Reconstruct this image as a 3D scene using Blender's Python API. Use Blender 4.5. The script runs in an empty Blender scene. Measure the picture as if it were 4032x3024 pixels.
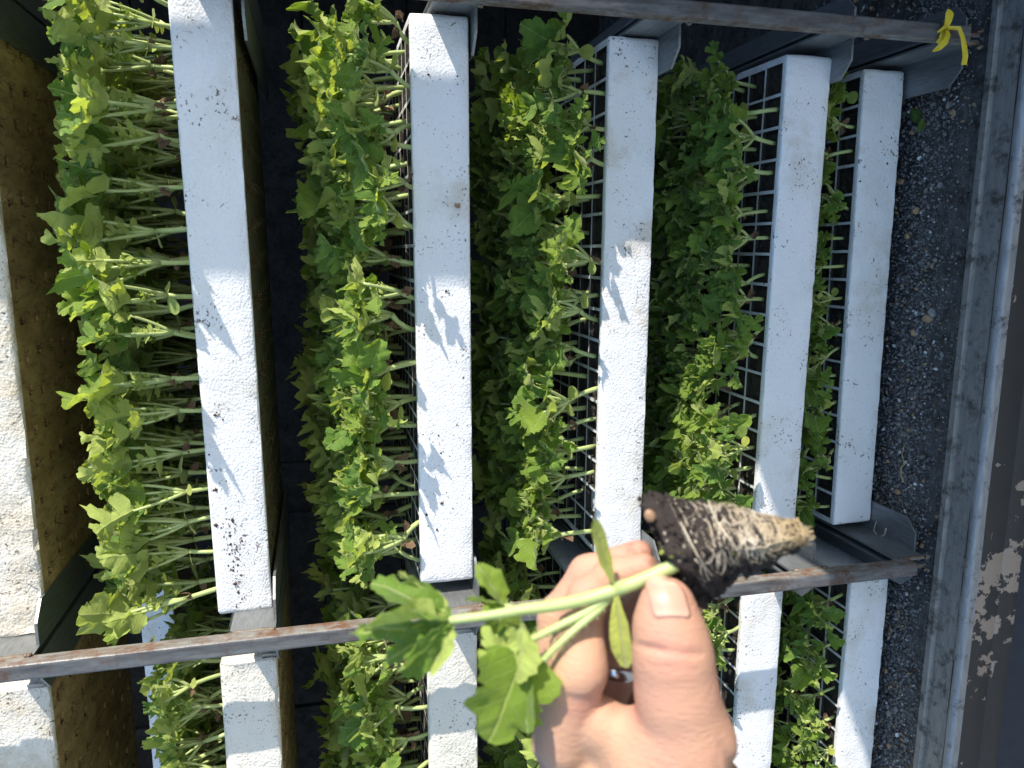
import bpy, bmesh, math, random
import numpy as np
from mathutils import Vector, Matrix, Quaternion

random.seed(7)
np.random.seed(7)
sc = bpy.context.scene
C = sc.collection
TAU = math.tau

# ------------------------------------------------------------------ camera
cd = bpy.data.cameras.new('camera')
cam = bpy.data.objects.new('camera', cd)
C.objects.link(cam)
CAM_ROT = Matrix(((0.00396, 0.98535, 0.17049), (-0.24488, 0.16625, -0.95519), (-0.96955, -0.03797, 0.24195)))
cam.matrix_world = Matrix.Translation((0.4173, -0.9161, 0.2363)) @ CAM_ROT.to_4x4()
cd.sensor_width = 36.0
cd.lens = 36.0 * 3000.6 / 4032
cd.clip_start = 0.02
cd.clip_end = 500
cd.dof.use_dof = True
cd.dof.focus_distance = 0.95
cd.dof.aperture_fstop = 14.0
sc.camera = cam

# ------------------------------------------------------------------ sky, sun, exposure
SUN_TRAVEL = Vector((-2.55, 1.0, -1.16)).normalized()
elev = math.asin(-SUN_TRAVEL.z)
w = bpy.data.worlds.new('World')
sc.world = w
w.use_nodes = True
wn = w.node_tree
bg = wn.nodes['Background']
sky = wn.nodes.new('ShaderNodeTexSky')
sky.sky_type = 'NISHITA'
sky.sun_disc = False
sky.sun_elevation = elev
sky.dust_density = .4
sky.ozone_density = 2.5
sky.sun_rotation = math.atan2(-SUN_TRAVEL.x, -SUN_TRAVEL.y)
wn.links.new(sky.outputs[0], bg.inputs[0])
bg.inputs[1].default_value = 0.15
sd = bpy.data.lights.new('sun', 'SUN')
sd.energy = 3.7
sd.angle = math.radians(0.5)
sd.color = (1.0, 0.93, 0.82)
sun = bpy.data.objects.new('sun', sd)
C.objects.link(sun)
sun.rotation_euler = SUN_TRAVEL.to_track_quat('-Z', 'Y').to_euler()
sun.location = (4, -1.5, 3)
sc.view_settings.view_transform = 'Standard'
sc.view_settings.look = 'None'
sc.view_settings.gamma = 1
sc.view_settings.use_curve_mapping = False
sc.view_settings.exposure = 1.14


# ------------------------------------------------------------------ node material helpers
class NM:
    def __init__(self, name):
        self.m = bpy.data.materials.new(name)
        self.m.use_nodes = True
        self.t = self.m.node_tree
        self.b = self.t.nodes['Principled BSDF']
        self.out = self.t.nodes['Material Output']

    def n(self, kind, **kw):
        nd = self.t.nodes.new('ShaderNode' + kind)
        for k, v in kw.items():
            setattr(nd, k, v)
        return nd

    def put(self, sock, v):
        if hasattr(v, 'is_linked') or isinstance(v, bpy.types.NodeSocket):
            self.t.links.new(v, sock)
        else:
            if isinstance(v, tuple) and len(v) == 3 and sock.type == 'RGBA':
                v = (*v, 1)
            sock.default_value = v

    def coord(self, which='Object', rnd=True):
        tc = self.n('TexCoord')
        c = tc.outputs[which]
        if rnd:
            oi = self.n('ObjectInfo')
            mu = self.math('MULTIPLY', oi.outputs['Random'], 37.0)
            va = self.n('VectorMath', operation='ADD')
            self.put(va.inputs[0], c)
            cx = self.n('CombineXYZ')
            self.put(cx.inputs[0], mu)
            self.put(cx.inputs[1], mu)
            self.put(va.inputs[1], cx.outputs[0])
            c = va.outputs[0]
        return c

    def scale(self, c, s):
        mp = self.n('VectorMath', operation='MULTIPLY')
        self.put(mp.inputs[0], c)
        mp.inputs[1].default_value = s
        return mp.outputs[0]

    def noise(self, c, scale, detail=3, rough=0.55):
        nd = self.n('TexNoise')
        self.put(nd.inputs['Vector'], c)
        nd.inputs['Scale'].default_value = scale
        nd.inputs['Detail'].default_value = detail
        nd.inputs['Roughness'].default_value = rough
        return nd.outputs[0]

    def vor(self, c, scale, feature='F1', out='Distance', rand=1.0):
        nd = self.n('TexVoronoi', feature=feature)
        self.put(nd.inputs['Vector'], c)
        nd.inputs['Scale'].default_value = scale
        nd.inputs['Randomness'].default_value = rand
        return nd.outputs[out]

    def math(self, op, a, b=0.0, clamp=False):
        nd = self.n('Math', operation=op, use_clamp=clamp)
        self.put(nd.inputs[0], a)
        self.put(nd.inputs[1], b)
        return nd.outputs[0]

    def ramp(self, v, lo, hi):
        nd = self.n('MapRange')
        nd.clamp = True
        self.put(nd.inputs[0], v)
        nd.inputs[1].default_value = lo
        nd.inputs[2].default_value = hi
        return nd.outputs[0]

    def mix(self, f, a, b, kind='MIX'):
        nd = self.n('Mix', data_type='RGBA', blend_type=kind)
        self.put(nd.inputs[0], f)
        self.put(nd.inputs[6], a)
        self.put(nd.inputs[7], b)
        return nd.outputs[2]

    def bump(self, h, dist, strength=1.0, base=None):
        nd = self.n('Bump')
        nd.inputs['Strength'].default_value = strength
        nd.inputs['Distance'].default_value = dist
        self.put(nd.inputs['Height'], h)
        if base is not None:
            self.put(nd.inputs['Normal'], base)
        return nd.outputs[0]

    def set(self, **kw):
        for k, v in kw.items():
            self.put(self.b.inputs[k.replace('_', ' ')], v)
        return self.m


def foam_mat(name, base, dirt, dirt_amt, speck_amt, bead=0.0007, lump=0.0, warm=(0.42, 0.33, 0.2)):
    q = NM(name)
    c = q.coord()
    beads = q.vor(c, 380, 'SMOOTH_F1')
    col = q.mix(q.ramp(q.noise(c, 5, 5, .65), .35, .75), base, tuple(x * y for x, y in zip(base, (.93, .93, .92))))
    # larger soil smears and stains
    sm = q.ramp(q.noise(c, 13, 6, .7), .62 - dirt_amt * .25, .80 - dirt_amt * .2)
    sm = q.math('MULTIPLY', sm, q.ramp(q.noise(c, 3.1, 2), .42, .6))
    col = q.mix(q.math('MULTIPLY', sm, .35 + .5 * dirt_amt), col, warm)
    alg = q.math('MULTIPLY', q.ramp(q.noise(c, 4.3, 4, .7), .56, .76), .28)
    col = q.mix(alg, col, (.40, .42, .33))
    # soil specks held in the bead texture
    sp = q.ramp(q.vor(c, 170), .16, .06)
    msk = q.ramp(q.noise(c, 16, 4, .7), .62 - speck_amt, .74 - speck_amt)
    f = q.math('MULTIPLY', sp, msk)
    big = q.math('MULTIPLY', q.ramp(q.noise(c, 240, 2, .5), .60, .66), q.ramp(q.noise(c, 20, 4, .7), .66 - speck_amt * .7, .71 - speck_amt * .7))
    f = q.math('MAXIMUM', f, big)
    col = q.mix(q.math('MULTIPLY', f, .85), col, dirt)
    h = q.math('MULTIPLY', beads, -1.0)
    bnode = q.bump(h, bead, 1.0)
    if lump == 0:
        bnode = q.bump(q.noise(c, 60, 3), .0009, 1.0, bnode)
    if lump:
        bnode = q.bump(q.noise(c, 75, 5, .65), lump, 1.0, bnode)
    q.set(Base_Color=col, Roughness=.55, Normal=bnode)
    q.b.inputs['Specular IOR Level'].default_value = .35
    q.b.inputs['Subsurface Weight'].default_value = 0.0
    return q.m


M = {}
M['foam'] = foam_mat('white_foam', (.73, .73, .745), (.085, .052, .038), .50, .18)
M['foam_old'] = foam_mat('weathered_foam', (.70, .665, .60), (.09, .055, .03), .8, .22, .0008, .0022)
M['foam_under'] = None
q = NM('stained_foam_underside')
c = q.coord()
cs = q.scale(c, (3, 1, 1))
stain = q.noise(cs, 9, 6, .7)
col = q.mix(q.ramp(stain, .3, .7), (.68, .47, .23), (.22, .13, .055))
col = q.mix(q.ramp(q.noise(cs, 42, 5, .75), .54, .70), col, (.06, .037, .018))
M['foam_under'] = q.set(Base_Color=col, Roughness=.8, Normal=q.bump(q.noise(c, 120, 4), .001))

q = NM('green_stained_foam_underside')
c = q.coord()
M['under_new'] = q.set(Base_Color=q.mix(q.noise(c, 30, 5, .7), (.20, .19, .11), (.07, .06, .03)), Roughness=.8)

q = NM('potting_soil')
c = q.coord()
sp = q.ramp(q.vor(c, 260), .22, .12)
pick = q.ramp(q.noise(c, 190, 1), .66, .70)
col = q.mix(q.noise(c, 160, 3), (.010, .008, .006), (.050, .037, .028))
col = q.mix(q.math('MULTIPLY', sp, pick), col, (.5, .48, .42))
M['soil'] = q.set(Base_Color=col, Roughness=.9, Normal=q.bump(q.noise(c, 300, 4), .0012))


def leaf_mat(name, top, under, vein, tr):
    q = NM(name)
    uv = q.n('TexCoord').outputs['UV']
    sx = q.n('SeparateXYZ')
    q.put(sx.inputs[0], uv)
    ax = q.math('ABSOLUTE', q.math('SUBTRACT', sx.outputs[0], .5))
    mid = q.ramp(ax, .022, .006)
    lat = q.math('ABSOLUTE', q.math('SUBTRACT', q.math('FRACT', q.math('MULTIPLY', q.math('SUBTRACT', sx.outputs[1], q.math('MULTIPLY', ax, .75)), 5.5)), .5))
    latm = q.math('MULTIPLY', q.ramp(lat, .06, .01), .6)
    vm = q.math('MAXIMUM', mid, latm)
    oi = q.n('ObjectInfo')
    geo = q.n('NewGeometry')
    c = q.coord('Object')
    nz = q.noise(c, 40, 3)
    t2 = q.mix(q.ramp(oi.outputs['Random'], 0, 1), top, tuple(x * y for x, y in zip(top, (1.7, 1.3, .9))))
    t2 = q.mix(q.math('MULTIPLY', nz, .5), t2, tuple(x * .6 for x in top))
    col = q.mix(geo.outputs['Backfacing'], t2, under)
    col = q.mix(q.math('MULTIPLY', vm, .55), col, vein)
    h = q.math('SUBTRACT', q.noise(c, 260, 3), q.math('MULTIPLY', vm, .6))
    nb = q.bump(h, .0009, .8)
    q.set(Base_Color=col, Roughness=.62, Normal=nb)
    q.b.inputs['Sheen Weight'].default_value = .25
    q.b.inputs['Specular IOR Level'].default_value = .3
    tl = q.n('BsdfTranslucent')
    q.put(tl.inputs[0], q.mix(1.0, col, (1.12, 1.12, .38), 'MULTIPLY'))
    q.put(tl.inputs['Normal'], nb)
    mx = q.n('MixShader')
    mx.inputs[0].default_value = tr
    q.t.links.new(q.b.outputs[0], mx.inputs[1])
    q.t.links.new(tl.outputs[0], mx.inputs[2])
    q.t.links.new(mx.outputs[0], q.out.inputs[0])
    return q.m


M['leaf'] = leaf_mat('seedling_leaf', (.145, .270, .040), (.42, .51, .13), (.50, .57, .20), .50)
M['cot'] = leaf_mat('yellowing_seed_leaf', (.30, .40, .10), (.36, .43, .13), (.38, .42, .14), .35)
q = NM('withered_leaf')
c = q.coord()
col = q.mix(q.noise(c, 90, 4), (.17, .10, .05), (.07, .04, .022))
M['dead'] = q.set(Base_Color=col, Roughness=.8, Normal=q.bump(q.noise(c, 220, 3), .0015))
q = NM('seedling_stem')
c = q.coord()
col = q.mix(q.noise(c, 50, 3), (.40, .50, .17), (.54, .61, .28))
tl = q.n('BsdfTranslucent')
q.put(tl.inputs[0], col)
q.set(Base_Color=col, Roughness=.42)
mx = q.n('MixShader')
mx.inputs[0].default_value = .25
q.t.links.new(q.b.outputs[0], mx.inputs[1])
q.t.links.new(tl.outputs[0], mx.inputs[2])
q.t.links.new(mx.outputs[0], q.out.inputs[0])
M['stem'] = q.m


def steel_mat(name, paint, rust, rust_lo, rust_hi, metal=.3, rough=.5, streak=(1, 1, 1), paint2=None):
    q = NM(name)
    c = q.coord('Object', rnd=False)
    n1 = q.noise(c, 26, 6, .7)
    n2 = q.noise(c, 110, 4, .65)
    st = q.noise(q.scale(c, streak), 40, 4, .6)
    p = q.mix(q.ramp(st, .3, .75), paint, paint2 or tuple(x * .6 for x in paint))
    rmask = q.ramp(q.math('ADD', q.math('MULTIPLY', n1, .7), q.math('MULTIPLY', n2, .3)), rust_lo, rust_hi)
    rc = q.mix(n2, rust, tuple(x * .45 for x in rust))
    col = q.mix(rmask, p, rc)
    q.set(Base_Color=col, Roughness=q.math('ADD', q.math('MULTIPLY', rmask, .3), rough), Normal=q.bump(n2, .0006))
    q.put(q.b.inputs['Metallic'], q.math('MULTIPLY', q.math('SUBTRACT', 1.0, rmask), metal))
    return q.m


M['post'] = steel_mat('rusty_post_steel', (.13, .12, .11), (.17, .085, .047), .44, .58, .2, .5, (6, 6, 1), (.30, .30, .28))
M['post_front'] = steel_mat('worn_post_paint_shaded_front', (.052, .048, .050), (.115, .066, .044), .50, .62, .2, .45, (3, 3, .5), (.17, .175, .18))  # worn paint; the front's weaker sunlight is also darkened into this colour
M['bracket'] = steel_mat('galvanised_bracket_steel', (.26, .27, .275), (.16, .11, .08), .64, .74, .55, .42, (9, 1, 9), (.15, .16, .165))
M['weld'] = steel_mat('weld_bead', (.20, .16, .12), (.18, .10, .05), .5, .6, .3, .6)
M['floor'] = steel_mat('dirty_bed_steel', (.17, .165, .155), (.05, .04, .032), .42, .60, .25, .6, (1, 9, 9), (.055, .055, .055))
M['lip'] = steel_mat('grey_edge_steel', (.27, .25, .225), (.10, .085, .07), .50, .62, .12, .6, (1, 5, 5), (.17, .16, .145))
M['edge'] = steel_mat('sky_glint_edge_steel', (.33, .33, .33), (.10, .085, .07), .54, .64, .4, .45, (1, 5, 5), (.20, .20, .20))  # paler colour imitates the sky's reflection on the rounded rail corner
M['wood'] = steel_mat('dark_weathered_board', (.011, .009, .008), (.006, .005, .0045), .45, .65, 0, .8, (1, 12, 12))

q = NM('black_peeling_paint')
c = q.coord('Object', rnd=False)
sx = q.n('SeparateXYZ')
q.put(sx.inputs[0], c)
base = q.mix(q.noise(c, 45, 5, .7), (.020, .018, .017), (.042, .036, .033))
bare = q.mix(q.noise(c, 30, 4, .6), (.40, .31, .24), (.24, .18, .14))
n1 = q.noise(c, 30, 5, .62)
dx = q.math('ABSOLUTE', q.math('ADD', sx.outputs[0], .045))
near = q.ramp(dx, .16, .03)
far = q.math('MULTIPLY', near, .16)
peel = q.ramp(q.math('ADD', n1, far), .655, .665)
col = q.mix(peel, base, bare)
M['rail'] = q.set(Base_Color=col, Roughness=.6, Normal=q.bump(q.math('SUBTRACT', q.math('MULTIPLY', n1, .2), peel), .0006))

M['under_shade'] = steel_mat('dark_blue_under_bed_shade', (.018, .026, .042), (.03, .028, .026), .6, .75, 0, .6)  # dark blue stands in for the shade below the bed

q = NM('gravel_stone')
at = q.n('Attribute', attribute_name='tint')
c = q.coord('Object', rnd=False)
M['gravel'] = q.set(Base_Color=q.mix(1.0, at.outputs[0], q.mix(q.noise(c, 400, 2), (.75, .75, .75), (1.1, 1.1, 1.1)), 'MULTIPLY'), Roughness=.75)
q = NM('yellow_ribbon')
c = q.coord()
M['ribbon'] = q.set(Base_Color=q.mix(q.noise(c, 60, 2), (.62, .50, .02), (.50, .38, .02)), Roughness=.4)
q = NM('dry_gravel_ground')
c = q.coord('Object', rnd=False)
M['ground'] = q.set(Base_Color=q.mix(q.noise(c, 60, 4), (.36, .345, .32), (.26, .245, .225)), Roughness=.9, Normal=q.bump(q.noise(c, 200, 3), .004))

q = NM('skin')
c = q.coord('Object', rnd=False)
mot = q.noise(c, 70, 3, .6)
fine = q.vor(c, 900, 'DISTANCE_TO_EDGE')
red = q.ramp(q.noise(c, 28, 2), .42, .68)
col = q.mix(mot, (.415, .24, .15), (.495, .30, .20))
col = q.mix(q.math('MULTIPLY', red, .55), col, (.50, .25, .185))
at = q.n('Attribute', attribute_name='flush')
col = q.mix(q.math('MULTIPLY', at.outputs['Fac'], .7), col, (.50, .225, .17))
at2 = q.n('Attribute', attribute_name='soiled')
dm = q.math('MULTIPLY', at2.outputs['Fac'], q.ramp(q.noise(c, 130, 5, .7), .40, .62))
col = q.mix(q.math('MULTIPLY', dm, .75), col, (.10, .06, .04))
lines = q.bump(q.noise(q.scale(c, (1, 2.2, 1)), 320, 4, .6), .0007, .7)
q.b.inputs['Specular IOR Level'].default_value = .3
q.set(Base_Color=col, Roughness=.6, Normal=q.bump(fine, .0003, .6, lines))
q.b.inputs['Subsurface Weight'].default_value = .22
q.b.inputs['Subsurface Radius'].default_value = (.006, .002, .001)
q.b.inputs['Subsurface Scale'].default_value = .6
M['skin'] = q.m
q = NM('thumb_nail')
uv = q.n('TexCoord').outputs['UV']
sx = q.n('SeparateXYZ')
q.put(sx.inputs[0], uv)
tipm = q.ramp(sx.outputs[1], .80, .90)
lun = q.ramp(sx.outputs[1], .22, .08)
col = q.mix(tipm, (.50, .28, .205), (.53, .36, .27))
col = q.mix(q.math('MULTIPLY', lun, .4), col, (.55, .36, .28))
M['nail'] = q.set(Base_Color=col, Roughness=.32)
q = NM('silver_ring')
M['ring'] = q.set(Base_Color=(.7, .72, .75), Metallic=1.0, Roughness=.22)
q = NM('root_fibre')
c = q.coord('Object', rnd=False)
sx = q.n('SeparateXYZ')
q.put(sx.inputs[0], c)
M['root'] = q.set(Base_Color=q.mix(q.noise(c, 120, 2), q.mix(q.ramp(sx.outputs[0], .046, .062), (.60, .55, .46), (.44, .34, .19)), (.24, .165, .085)), Roughness=.7)
q = NM('brown_root')
M['root_brown'] = q.set(Base_Color=(.10, .05, .018), Roughness=.8)
q = NM('held_soil')
c = q.coord('Object', rnd=False)
col = q.mix(q.noise(c, 220, 4), (.006, .004, .0035), (.035, .023, .019))
g = q.math('MULTIPLY', q.ramp(q.vor(c, 230), .24, .16), q.ramp(q.noise(c, 120, 1), .60, .64))
col = q.mix(g, col, (.26, .30, .06))
g = q.math('MULTIPLY', q.ramp(q.vor(c, 310), .26, .18), q.ramp(q.noise(c, 170, 1), .56, .60))
col = q.mix(g, col, (.42, .36, .28))
M['plug'] = q.set(Base_Color=col, Roughness=.85, Normal=q.bump(q.noise(c, 420, 4), .0025))
q = NM('brown_soil_crumb')
c = q.coord('Object', rnd=False)
M['crumb'] = q.set(Base_Color=q.mix(q.noise(c, 150, 3), (.025, .013, .009), (.10, .05, .028)), Roughness=.9)
q = NM('seed_coat')
c = q.coord('Object', rnd=False)
M['seed'] = q.set(Base_Color=q.mix(q.noise(c, 300, 3), (.34, .21, .12), (.18, .10, .055)), Roughness=.5)


# ------------------------------------------------------------------ geometry helpers
class MB:
    def __init__(self):
        self.v, self.f, self.uv, self.mi = [], [], [], []

    def add(self, vs, fs, uv=None, mi=0):
        o = len(self.v)
        self.v.extend(vs)
        self.uv.extend(uv if uv is not None else [(.5, .5)] * len(vs))
        for f in fs:
            self.f.append(tuple(i + o for i in f))
            self.mi.append(mi)

    def box(self, x0, x1, y0, y1, z0, z1, mi=0):
        vs = [(x, y, z) for z in (z0, z1) for y in (y0, y1) for x in (x0, x1)]
        self.add(vs, [(0, 2, 3, 1), (4, 5, 7, 6), (0, 1, 5, 4), (2, 6, 7, 3), (0, 4, 6, 2), (1, 3, 7, 5)], None, mi)

    def tube(self, pts, radii, sides=6, cap=True, mi=0):
        pts = [Vector(p) for p in pts]
        n = len(pts)
        if not hasattr(radii, '__len__'):
            radii = [radii] * n
        vs, fs = [], []
        t0 = (pts[1] - pts[0]).normalized()
        a = t0.orthogonal().normalized()
        for i, p in enumerate(pts):
            t = (pts[min(i + 1, n - 1)] - pts[max(i - 1, 0)])
            if t.length < 1e-9:
                t = t0
            t.normalize()
            a = a - t * a.dot(t)
            if a.length < 1e-6:
                a = t.orthogonal()
            a.normalize()
            b = t.cross(a)
            for k in range(sides):
                an = TAU * k / sides
                vs.append(tuple(p + (a * math.cos(an) + b * math.sin(an)) * radii[i]))
        for i in range(n - 1):
            for k in range(sides):
                k2 = (k + 1) % sides
                fs.append((i * sides + k, i * sides + k2, (i + 1) * sides + k2, (i + 1) * sides + k))
        if cap:
            fs.append(tuple(range(sides))[::-1])
            fs.append(tuple((n - 1) * sides + k for k in range(sides)))
        self.add(vs, fs, None, mi)

    def mesh(self, name, mats, smooth=True):
        me = bpy.data.meshes.new(name)
        me.from_pydata(self.v, [], self.f)
        for m in (mats if isinstance(mats, (list, tuple)) else [mats]):
            me.materials.append(m)
        ul = me.uv_layers.new(name='UVMap')
        li = np.empty(len(me.loops), dtype=np.int32)
        me.loops.foreach_get('vertex_index', li)
        ul.data.foreach_set('uv', np.asarray(self.uv, dtype=np.float32)[li].ravel())
        me.polygons.foreach_set('material_index', np.asarray(self.mi, dtype=np.int32))
        me.polygons.foreach_set('use_smooth', np.full(len(me.polygons), smooth))
        me.update()
        return me


def link(name, data, parent=None, loc=(0, 0, 0), rot=None):
    o = bpy.data.objects.new(name, data)
    C.objects.link(o)
    o.location = loc
    if rot is not None:
        o.rotation_euler = rot
    if parent is not None:
        o.parent = parent
    return o


def tag(o, label=None, cat=None, group=None, kind=None):
    for k, v in (('label', label), ('category', cat), ('group', group), ('kind', kind)):
        if v:
            o[k] = v
    return o


def bez(p0, p1, p2, n):
    p0, p1, p2 = Vector(p0), Vector(p1), Vector(p2)
    return [p0 * (1 - t) ** 2 + p1 * 2 * t * (1 - t) + p2 * t * t for t in [i / n for i in range(n + 1)]]


def bevel_box(name, x0, x1, y0, y1, z0, z1, mat, r=.002, parent=None, seg=2):
    bm = bmesh.new()
    bmesh.ops.create_cube(bm, size=1)
    for v in bm.verts:
        v.co = Vector(((x0 + x1) / 2 + v.co.x * (x1 - x0), (y0 + y1) / 2 + v.co.y * (y1 - y0), (z0 + z1) / 2 + v.co.z * (z1 - z0)))
    bmesh.ops.bevel(bm, geom=list(bm.edges), offset=r, segments=seg, profile=.5, affect='EDGES')
    me = bpy.data.meshes.new(name)
    bm.to_mesh(me)
    bm.free()
    me.materials.append(mat)
    me.polygons.foreach_set('use_smooth', np.full(len(me.polygons), False))
    return link(name, me, parent)


# ------------------------------------------------------------------ ground and truck
gm = MB()
gm.add([(-200, -200, 0), (200, -200, 0), (200, 200, 0), (-200, 200, 0)], [(0, 1, 2, 3)])
tag(link('ground', gm.mesh('ground', M['ground']), loc=(0, 0, -1.62)), kind='structure')

truck = tag(link('flatbed_truck', None, loc=(0, -.1, -.62)),
            'grey steel truck bed with raised edge lip and black peeling side rail', 'truck')


def tpart(o):
    o.parent = truck
    o.matrix_parent_inverse = Matrix.Translation((0, .1, .62))
    return o


FZ = -.618     # top of the bed
tpart(bevel_box('bed_floor', -1.7, 1.25, -.058, 1.55, FZ - .06, FZ, M['floor']))
mb = MB()      # pressed ribs that run along the bed
for y in (-.005, .02, .034, .12, .135, .19, .30):
    mb.box(-1.69, 1.24, y, y + .003, FZ - .01, FZ + .0015)
tpart(link('bed_rib', mb.mesh('bed_rib', M['floor'], False)))
prof = [(-.056, FZ - .05), (-.056, FZ + .005), (-.0575, FZ + .007), (-.0665, FZ + .007), (-.068, FZ + .005), (-.0685, FZ + .001), (-.102, FZ + .001), (-.102, FZ - .05)]
mb = MB()
vs = [(x, y, z) for x in (-1.7, 1.25) for (y, z) in prof]
n = len(prof)
mb.add(vs, [(i, i + 1, n + i + 1, n + i) for i in range(n - 1)])
tpart(link('edge_lip', mb.mesh('edge_lip', M['lip'], False)))
# side rail: rounded top corner, flat face, pressed line, turned-under foot
prof = [(-.103, FZ - .03), (-.103, FZ + .002)]
for k in range(7):
    a = math.pi / 2 * k / 6
    prof.append((-.108 - .008 * math.sin(a), FZ - .006 + .008 * math.cos(a)))
prof += [(-.1162, FZ - .048), (-.1150, FZ - .0495), (-.1162, FZ - .051), (-.1162, FZ - .082), (-.113, FZ - .086), (-.09, FZ - .087), (-.09, FZ - .1)]
mb = MB()
NX = 60
n = len(prof)
vs = []
for i in range(NX + 1):
    x = -1.7 + 2.95 * i / NX
    for (y, z) in prof:
        vs.append((x, y + random.uniform(-.0003, .0003), z + random.uniform(-.0003, .0003)))
mb.add(vs, [(i * n + j, i * n + j + 1, (i + 1) * n + j + 1, (i + 1) * n + j) for i in range(NX) for j in range(n - 1)])
tpart(link('side_rail', mb.mesh('side_rail', M['rail'])))
mb = MB()
ep = [(-.1018, FZ + .0012)] + [(-.108 - .0086 * math.sin(math.pi / 2 * k / 6), FZ - .006 + .0092 * math.cos(math.pi / 2 * k / 6)) for k in range(7)] + [(-.1166, FZ - .012)]
n = len(ep)
vs = [(-1.7 + 2.95 * i / NX, y + random.uniform(-.0003, .0003), z + random.uniform(-.0003, .0003)) for i in range(NX + 1) for (y, z) in ep]
mb.add(vs, [(i * n + j, i * n + j + 1, (i + 1) * n + j + 1, (i + 1) * n + j) for i in range(NX) for j in range(n - 1)])
tpart(bevel_box('under_bed_shade_panel', -1.7, 1.25, -.098, -.080, -1.25, FZ - .10, M['under_shade'], .004))  # added panel, coloured like the shade under the bed
tpart(link('rail_sky_glint', mb.mesh('rail_sky_glint', M['edge'])))
for k in range(14):
    z0 = FZ + .002 + k * .145
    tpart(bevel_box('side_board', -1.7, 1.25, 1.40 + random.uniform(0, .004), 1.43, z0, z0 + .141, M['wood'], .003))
HBX = 1.22
tpart(bevel_box('sun_block_board', HBX, HBX + .03, -.10, 1.39, FZ + .002, 1.62, M['lip'], .003))  # unseen board added to keep sun off the deeper plant rows
tpart(bevel_box('sun_block_stake', HBX - .005, HBX + .035, -.350, -.272, .346, 1.62, M['lip'], .003))  # unseen stake, added and sized to cast the shade band on the trays
tpart(bevel_box('light_stop_backing', -1.7, 1.25, 1.432, 1.45, FZ, 1.42, M['wood'], .003))  # unseen panel added to stop light coming through the board gaps
tpart(bevel_box('shade_roof_board', -1.7, 1.25, .46, 1.43, 1.43, 1.46, M['wood'], .003))  # unseen roof added to darken the space behind the trays
tpart(bevel_box('shade_end_board', -1.73, -1.702, .40, 1.43, FZ, 1.42, M['wood'], .003))  # unseen end wall added to keep light out of the rear
tpart(bevel_box('sun_block_plate', HBX - .003, HBX + .027, -.297, -.102, FZ - .05, .245, M['lip'], .003))  # unseen plate, added and shaped to shade the face of tray t3
sunblocker = tag(link('sunblocker', None, loc=(1.6, -.6, -1.62)), 'unseen tall wooden crate standing on the ground at the end of the truck', 'sunblocker')  # unseen block added to keep sun off the lower trays and rail
for k in range(12):
    z0 = -1.618 + k * .149
    o = bevel_box('blocker_plank', 1.262, 1.9, -1.15, -.108, z0, z0 + .146, M['wood'], .004)
    o.parent = sunblocker
    o.matrix_parent_inverse = Matrix.Translation((-1.6, .6, 1.62))

# ------------------------------------------------------------------ rack
SHELF = [.550, .302, .0595, -.1843, -.4197, -.5868]     # underside of the trays
rack = tag(link('plant_rack', None, loc=(0, 0, FZ)),
           'rusty grey steel rack of bars with welded angle brackets carrying the trays', 'rack')


def rpart(o, parent=None, inv=True):
    o.parent = parent or rack
    o.matrix_parent_inverse = (parent or rack).matrix_world.inverted() if parent else Matrix.Translation((0, 0, -FZ))
    return o


PY0, PY1 = -.085, -.064
posts = [(-.025, -.0065), (.676, .6945), (-.768, -.749)]
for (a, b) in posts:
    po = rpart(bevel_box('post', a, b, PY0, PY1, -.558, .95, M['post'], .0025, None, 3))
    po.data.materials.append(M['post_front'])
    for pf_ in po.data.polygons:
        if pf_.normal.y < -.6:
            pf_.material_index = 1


def bracket(x, zt, s):
    """angle bracket: upright flange at x, flat flange reaching s*.048 under the tray; zt = top of the flat flange"""
    t = .003
    y0, y1 = -.042, .36
    ch = .020
    yf = -.0635
    fl = [(0, y0), (.026, y0), (.046, y0 + ch), (.046, y1), (0, y1)]
    up = [(yf, -t), (y1, -t), (y1, .047), (yf + .008, .047), (yf, .041)]
    mb = MB()
    vs = [(x + s * a, b, zt - t) for a, b in fl] + [(x + s * a, b, zt) for a, b in fl]
    n = len(fl)
    mb.add(vs, [tuple(range(n))[::-1], tuple(range(n, 2 * n))] + [(i, (i + 1) % n, n + (i + 1) % n, n + i) for i in range(n)])
    xa, xb = x - s * t, x - s * .00005
    vs = [(xa, y, zt + z) for y, z in up] + [(xb, y, zt + z) for y, z in up]
    n = len(up)
    mb.add(vs, [tuple(range(n)), tuple(range(n, 2 * n))[::-1]] + [(i, (i + 1) % n, n + (i + 1) % n, n + i) for i in range(n)])
    me = mb.mesh('bracket', M['bracket'], False)
    bm = bmesh.new()
    bm.from_mesh(me)
    bmesh.ops.recalc_face_normals(bm, faces=bm.faces)
    bm.to_mesh(me)
    bm.free()
    return rpart(link('bracket', me))


def weld(x, y, z0, z1):
    mb = MB()
    n = 9
    pts = [(x + random.uniform(-.0008, .0008), y + random.uniform(-.0008, .0008), z0 + (z1 - z0) * i / (n - 1)) for i in range(n)]
    mb.tube(pts, [.0016 + random.uniform(0, .0018) for _ in pts], 6)
    rpart(link('weld', mb.mesh('weld', M['weld'])))


for zt in SHELF:
    zt = zt - .0008
    for (a, b), (xl, xr_) in zip(posts[:2], ((-.0225, -.0085), (.6815, .6915))):
        bracket(xr_, zt, 1)
        bracket(xl, zt, -1)
        for xw in (xl, xr_):
            weld(xw, PY1 + .0008, zt - .002, zt + .044)
        weld(b + .0006, PY1 - .004, zt - .003, zt + .003)
        weld(a - .0006, PY1 - .004, zt - .003, zt + .003)
    bracket(posts[2][1] - .004, zt, 1)

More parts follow.
